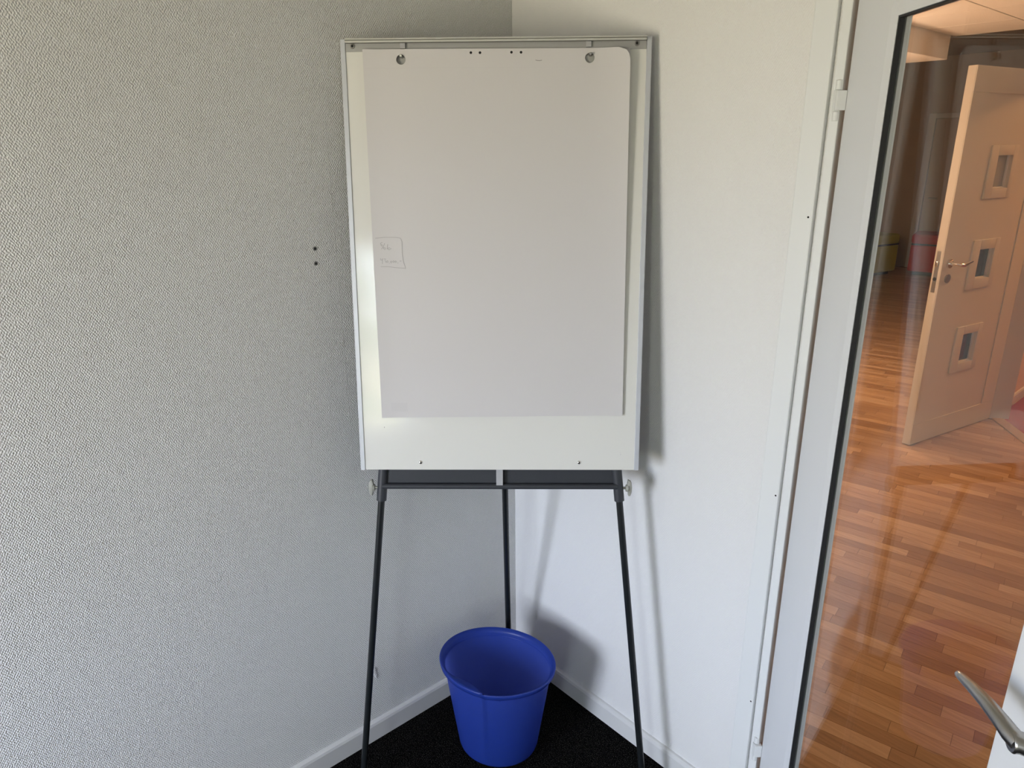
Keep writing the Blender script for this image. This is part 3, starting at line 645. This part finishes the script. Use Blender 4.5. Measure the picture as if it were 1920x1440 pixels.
# local: x along the leaf, y through it (positive = away from the viewer)
DT = 0.042; WX = [(0.355, 0.510)]; WZ = [(0.462, 0.643), (0.974, 1.145), (1.485, 1.661)]
core = MB(); zs = [0.006] + [v for w in WZ for v in w] + [2.105]
core.box((0.0, 0, 0.006), (0.355, DT, 2.105)); core.box((0.510, 0, 0.006), (0.878, DT, 2.105))
for i in range(0, len(zs), 2): core.box((0.355, 0, zs[i]), (0.510, DT, zs[i + 1]))
core.build('leaf', M['door2'], d2)
fp = 0.006       # stiles and rails stand proud of the middle panel
bx('rail', (0.0, -fp, 0.006), (0.878, 0, 0.134), M['door2'], d2, 0.0025); bx('rail', (0.0, -fp, 1.977), (0.878, 0, 2.105), M['door2'], d2, 0.0025)
bx('stile', (0.0, -fp, 0.134), (0.150, 0, 1.977), M['door2'], d2, 0.0025); bx('stile', (0.740, -fp, 0.134), (0.878, 0, 1.977), M['door2'], d2, 0.0025)
for (z0, z1) in WZ:
    zc = (z0 + z1) / 2; x0, x1 = 0.281, 0.556; h0, h1 = zc - 0.142, zc + 0.142
    fw_ = MB()
    fw_.box((x0, -0.010, h0), (0.355, 0.0, h1), 0.003); fw_.box((0.510, -0.010, h0), (x1, 0.0, h1), 0.003)
    fw_.box((0.355, -0.010, h0), (0.510, 0.0, z0), 0.003); fw_.box((0.355, -0.010, z1), (0.510, 0, h1), 0.003)
    wn = fw_.build('window_frame', M['door2'], d2, smooth=True)
    bx('pane', (0.353, 0.0195, z0 - 0.002), (0.512, 0.0225, z1 + 0.002), M['pale_view_pane'] if z0 > 1.4 else M['dark_view_pane'], wn)
    bx('pane_bead', (0.500, 0.0085, z0), (0.510, 0.0190, z1), M['bead'], wn, 0.001); bx('pane_bead', (0.355, 0.0085, z0), (0.500, 0.0190, z0 + 0.006), M['bead'], wn, 0.001)
bx('lock_plate', (-0.0012, 0.010, 0.93), (0.0, 0.032, 1.16), M['steel'], d2)
MB().tube([(-0.0015, 0.021, 1.005), (-0.0035, 0.021, 1.005)], 0.010, 16).build('bolt', M['hole'], d2)
MB().box((-0.013, 0.014, 1.075), (0.0, 0.028, 1.105), 0.003).build('latch', M['chrome'], d2, smooth=True)
hd = MB().tube([(0.066, -fp, 1.090), (0.066, -fp - 0.010, 1.090)], 0.026, 24).build('handle', M['chrome'], d2, smooth=True)
MB().tube([(0.066, -fp - 0.008, 1.090), (0.066, -0.050, 1.090), (0.080, -0.060, 1.088), (0.120, -0.062, 1.082), (0.165, -0.060, 1.092), (0.205, -0.058, 1.097)], [0.009, 0.009, 0.010, 0.010, 0.008, 0.005], 16).build('lever', M['chrome'], hd, smooth=True)
ky = MB().tube([(0.072, -fp, 1.005), (0.072, -fp - 0.007, 1.005)], 0.025, 24).build('keyhole_rosette', M['steel'], d2, smooth=True)

# two poufs by the far wall
def pouf(x, y, rz, w, d, h, m_, label, bw):
    e = empty('pouf', Matrix.Translation((x, y, 0)) @ Matrix.Rotation(rz, 4, 'Z')); tag(e, label, 'pouf', 'poufs in the hall')
    bx('base', (-w / 2 + 0.06, -d / 2 + 0.06, 0.0), (w / 2 - 0.06, d / 2 - 0.06, 0.05), M['shoe'], e, 0.01)
    bx('body', (-w / 2, -d / 2, 0.05), (w / 2, d / 2, h - 0.145), m_, e, 0.025)
    bx('seat', (-w / 2 - 0.004, -d / 2 - 0.004, h - 0.135), (w / 2 + 0.004, d / 2 + 0.004, h), m_, e, 0.035)
    bx('seam', (-w / 2 + 0.004, -d / 2 + 0.004, h - 0.15), (w / 2 - 0.004, d / 2 - 0.004, h - 0.13), M['shoe'], e)
pouf(-2.66, 9.02, math.radians(-12), 0.50, 0.50, 0.56, M['green'], 'lime green upholstered pouf left of the red one', 0.5)
pouf(-2.02, 9.60, math.radians(14), 0.58, 0.52, 0.56, M['red'], 'red upholstered pouf by the far wall', 0.5)

# lamps: two unseen globes added to light the hall, a ceiling panel beyond
def added_globe_lamp(x, y, zc, r, m_, label):
    e = empty('added_globe_lamp', (x, y, 0.0)); tag(e, label, 'lamp', 'unseen globe lamps added in the hall')
    t = bmesh.new(); bmesh.ops.create_uvsphere(t, u_segments=24, v_segments=14, radius=r); b = MB(); b._merge(t, Matrix.Translation((0, 0, zc))); b.build('globe', m_, e, smooth=True)
    MB().tube([(0, 0, 0.02), (0, 0, zc - r + 0.004)], 0.012, 12).build('pole', M['steel'], e, smooth=True)
    MB().tube([(0, 0, 0.001), (0, 0, 0.015), (0, 0, 0.025)], [0.15, 0.15, 0.05], 28).build('base', M['steel'], e, smooth=True)
added_globe_lamp(-0.45, 1.75, 1.50, 0.17, M['lamp'], 'unseen warm globe lamp added to light the hall nearest the glass door')
added_globe_lamp(-1.30, 3.85, 1.35, 0.22, M['lamp'], 'unseen warm globe lamp added under the soffit to light the hall')
def panel(x, y, z, m_, label):
    e = empty('ceiling_lamp', (x, y, z)); tag(e, label, 'lamp')
    bx('housing', (-0.29, -0.29, -0.006), (0.29, 0.29, 0.0), M['trim'], e, 0.002)
    bx('diffuser', (-0.26, -0.26, -0.010), (0.26, 0.26, -0.006), m_, e)
panel(1.45, 4.75, ZC - 0.002, M['lamp2'], 'orange-toned ceiling lamp in the room with the red carpet')

# ================================================================== OUTSIDE: a leafy tree before the second window
te = empty('garden_tree', (3.9, -6.2, -1.0)); tag(te, 'leafy green tree outside the second window', 'tree')
MB().tube([(0, 0, 0), (0.05, 0, 1.2), (0.0, 0.05, 2.4), (0.05, 0.0, 3.6)], [0.14, 0.11, 0.08, 0.03], 12).build('trunk', M['bark'], te, smooth=True)
lf = MB(); rr = random.Random(5)
for i in range(2500):
    while True:
        p = Vector((rr.uniform(-1, 1), rr.uniform(-1, 1), rr.uniform(-1, 1)))
        if p.length < 1: break
    p = Vector((p.x * 1.45, p.y * 0.9, 2.55 + p.z * 1.75)); s = rr.uniform(0.035, 0.075)
    a = Vector((rr.uniform(-1, 1), rr.uniform(-1, 1), rr.uniform(-1, 1))).normalized(); b = a.cross(Vector((rr.uniform(-1, 1), rr.uniform(-1, 1), 1))).normalized()
    lf.bm.faces.new([lf.bm.verts.new(p + q) for q in (a * s * 1.5, b * s * 0.6, -a * s * 1.5, -b * s * 0.6)])
o = lf.build('foliage', M['leafm'], te); o['kind'] = 'stuff'
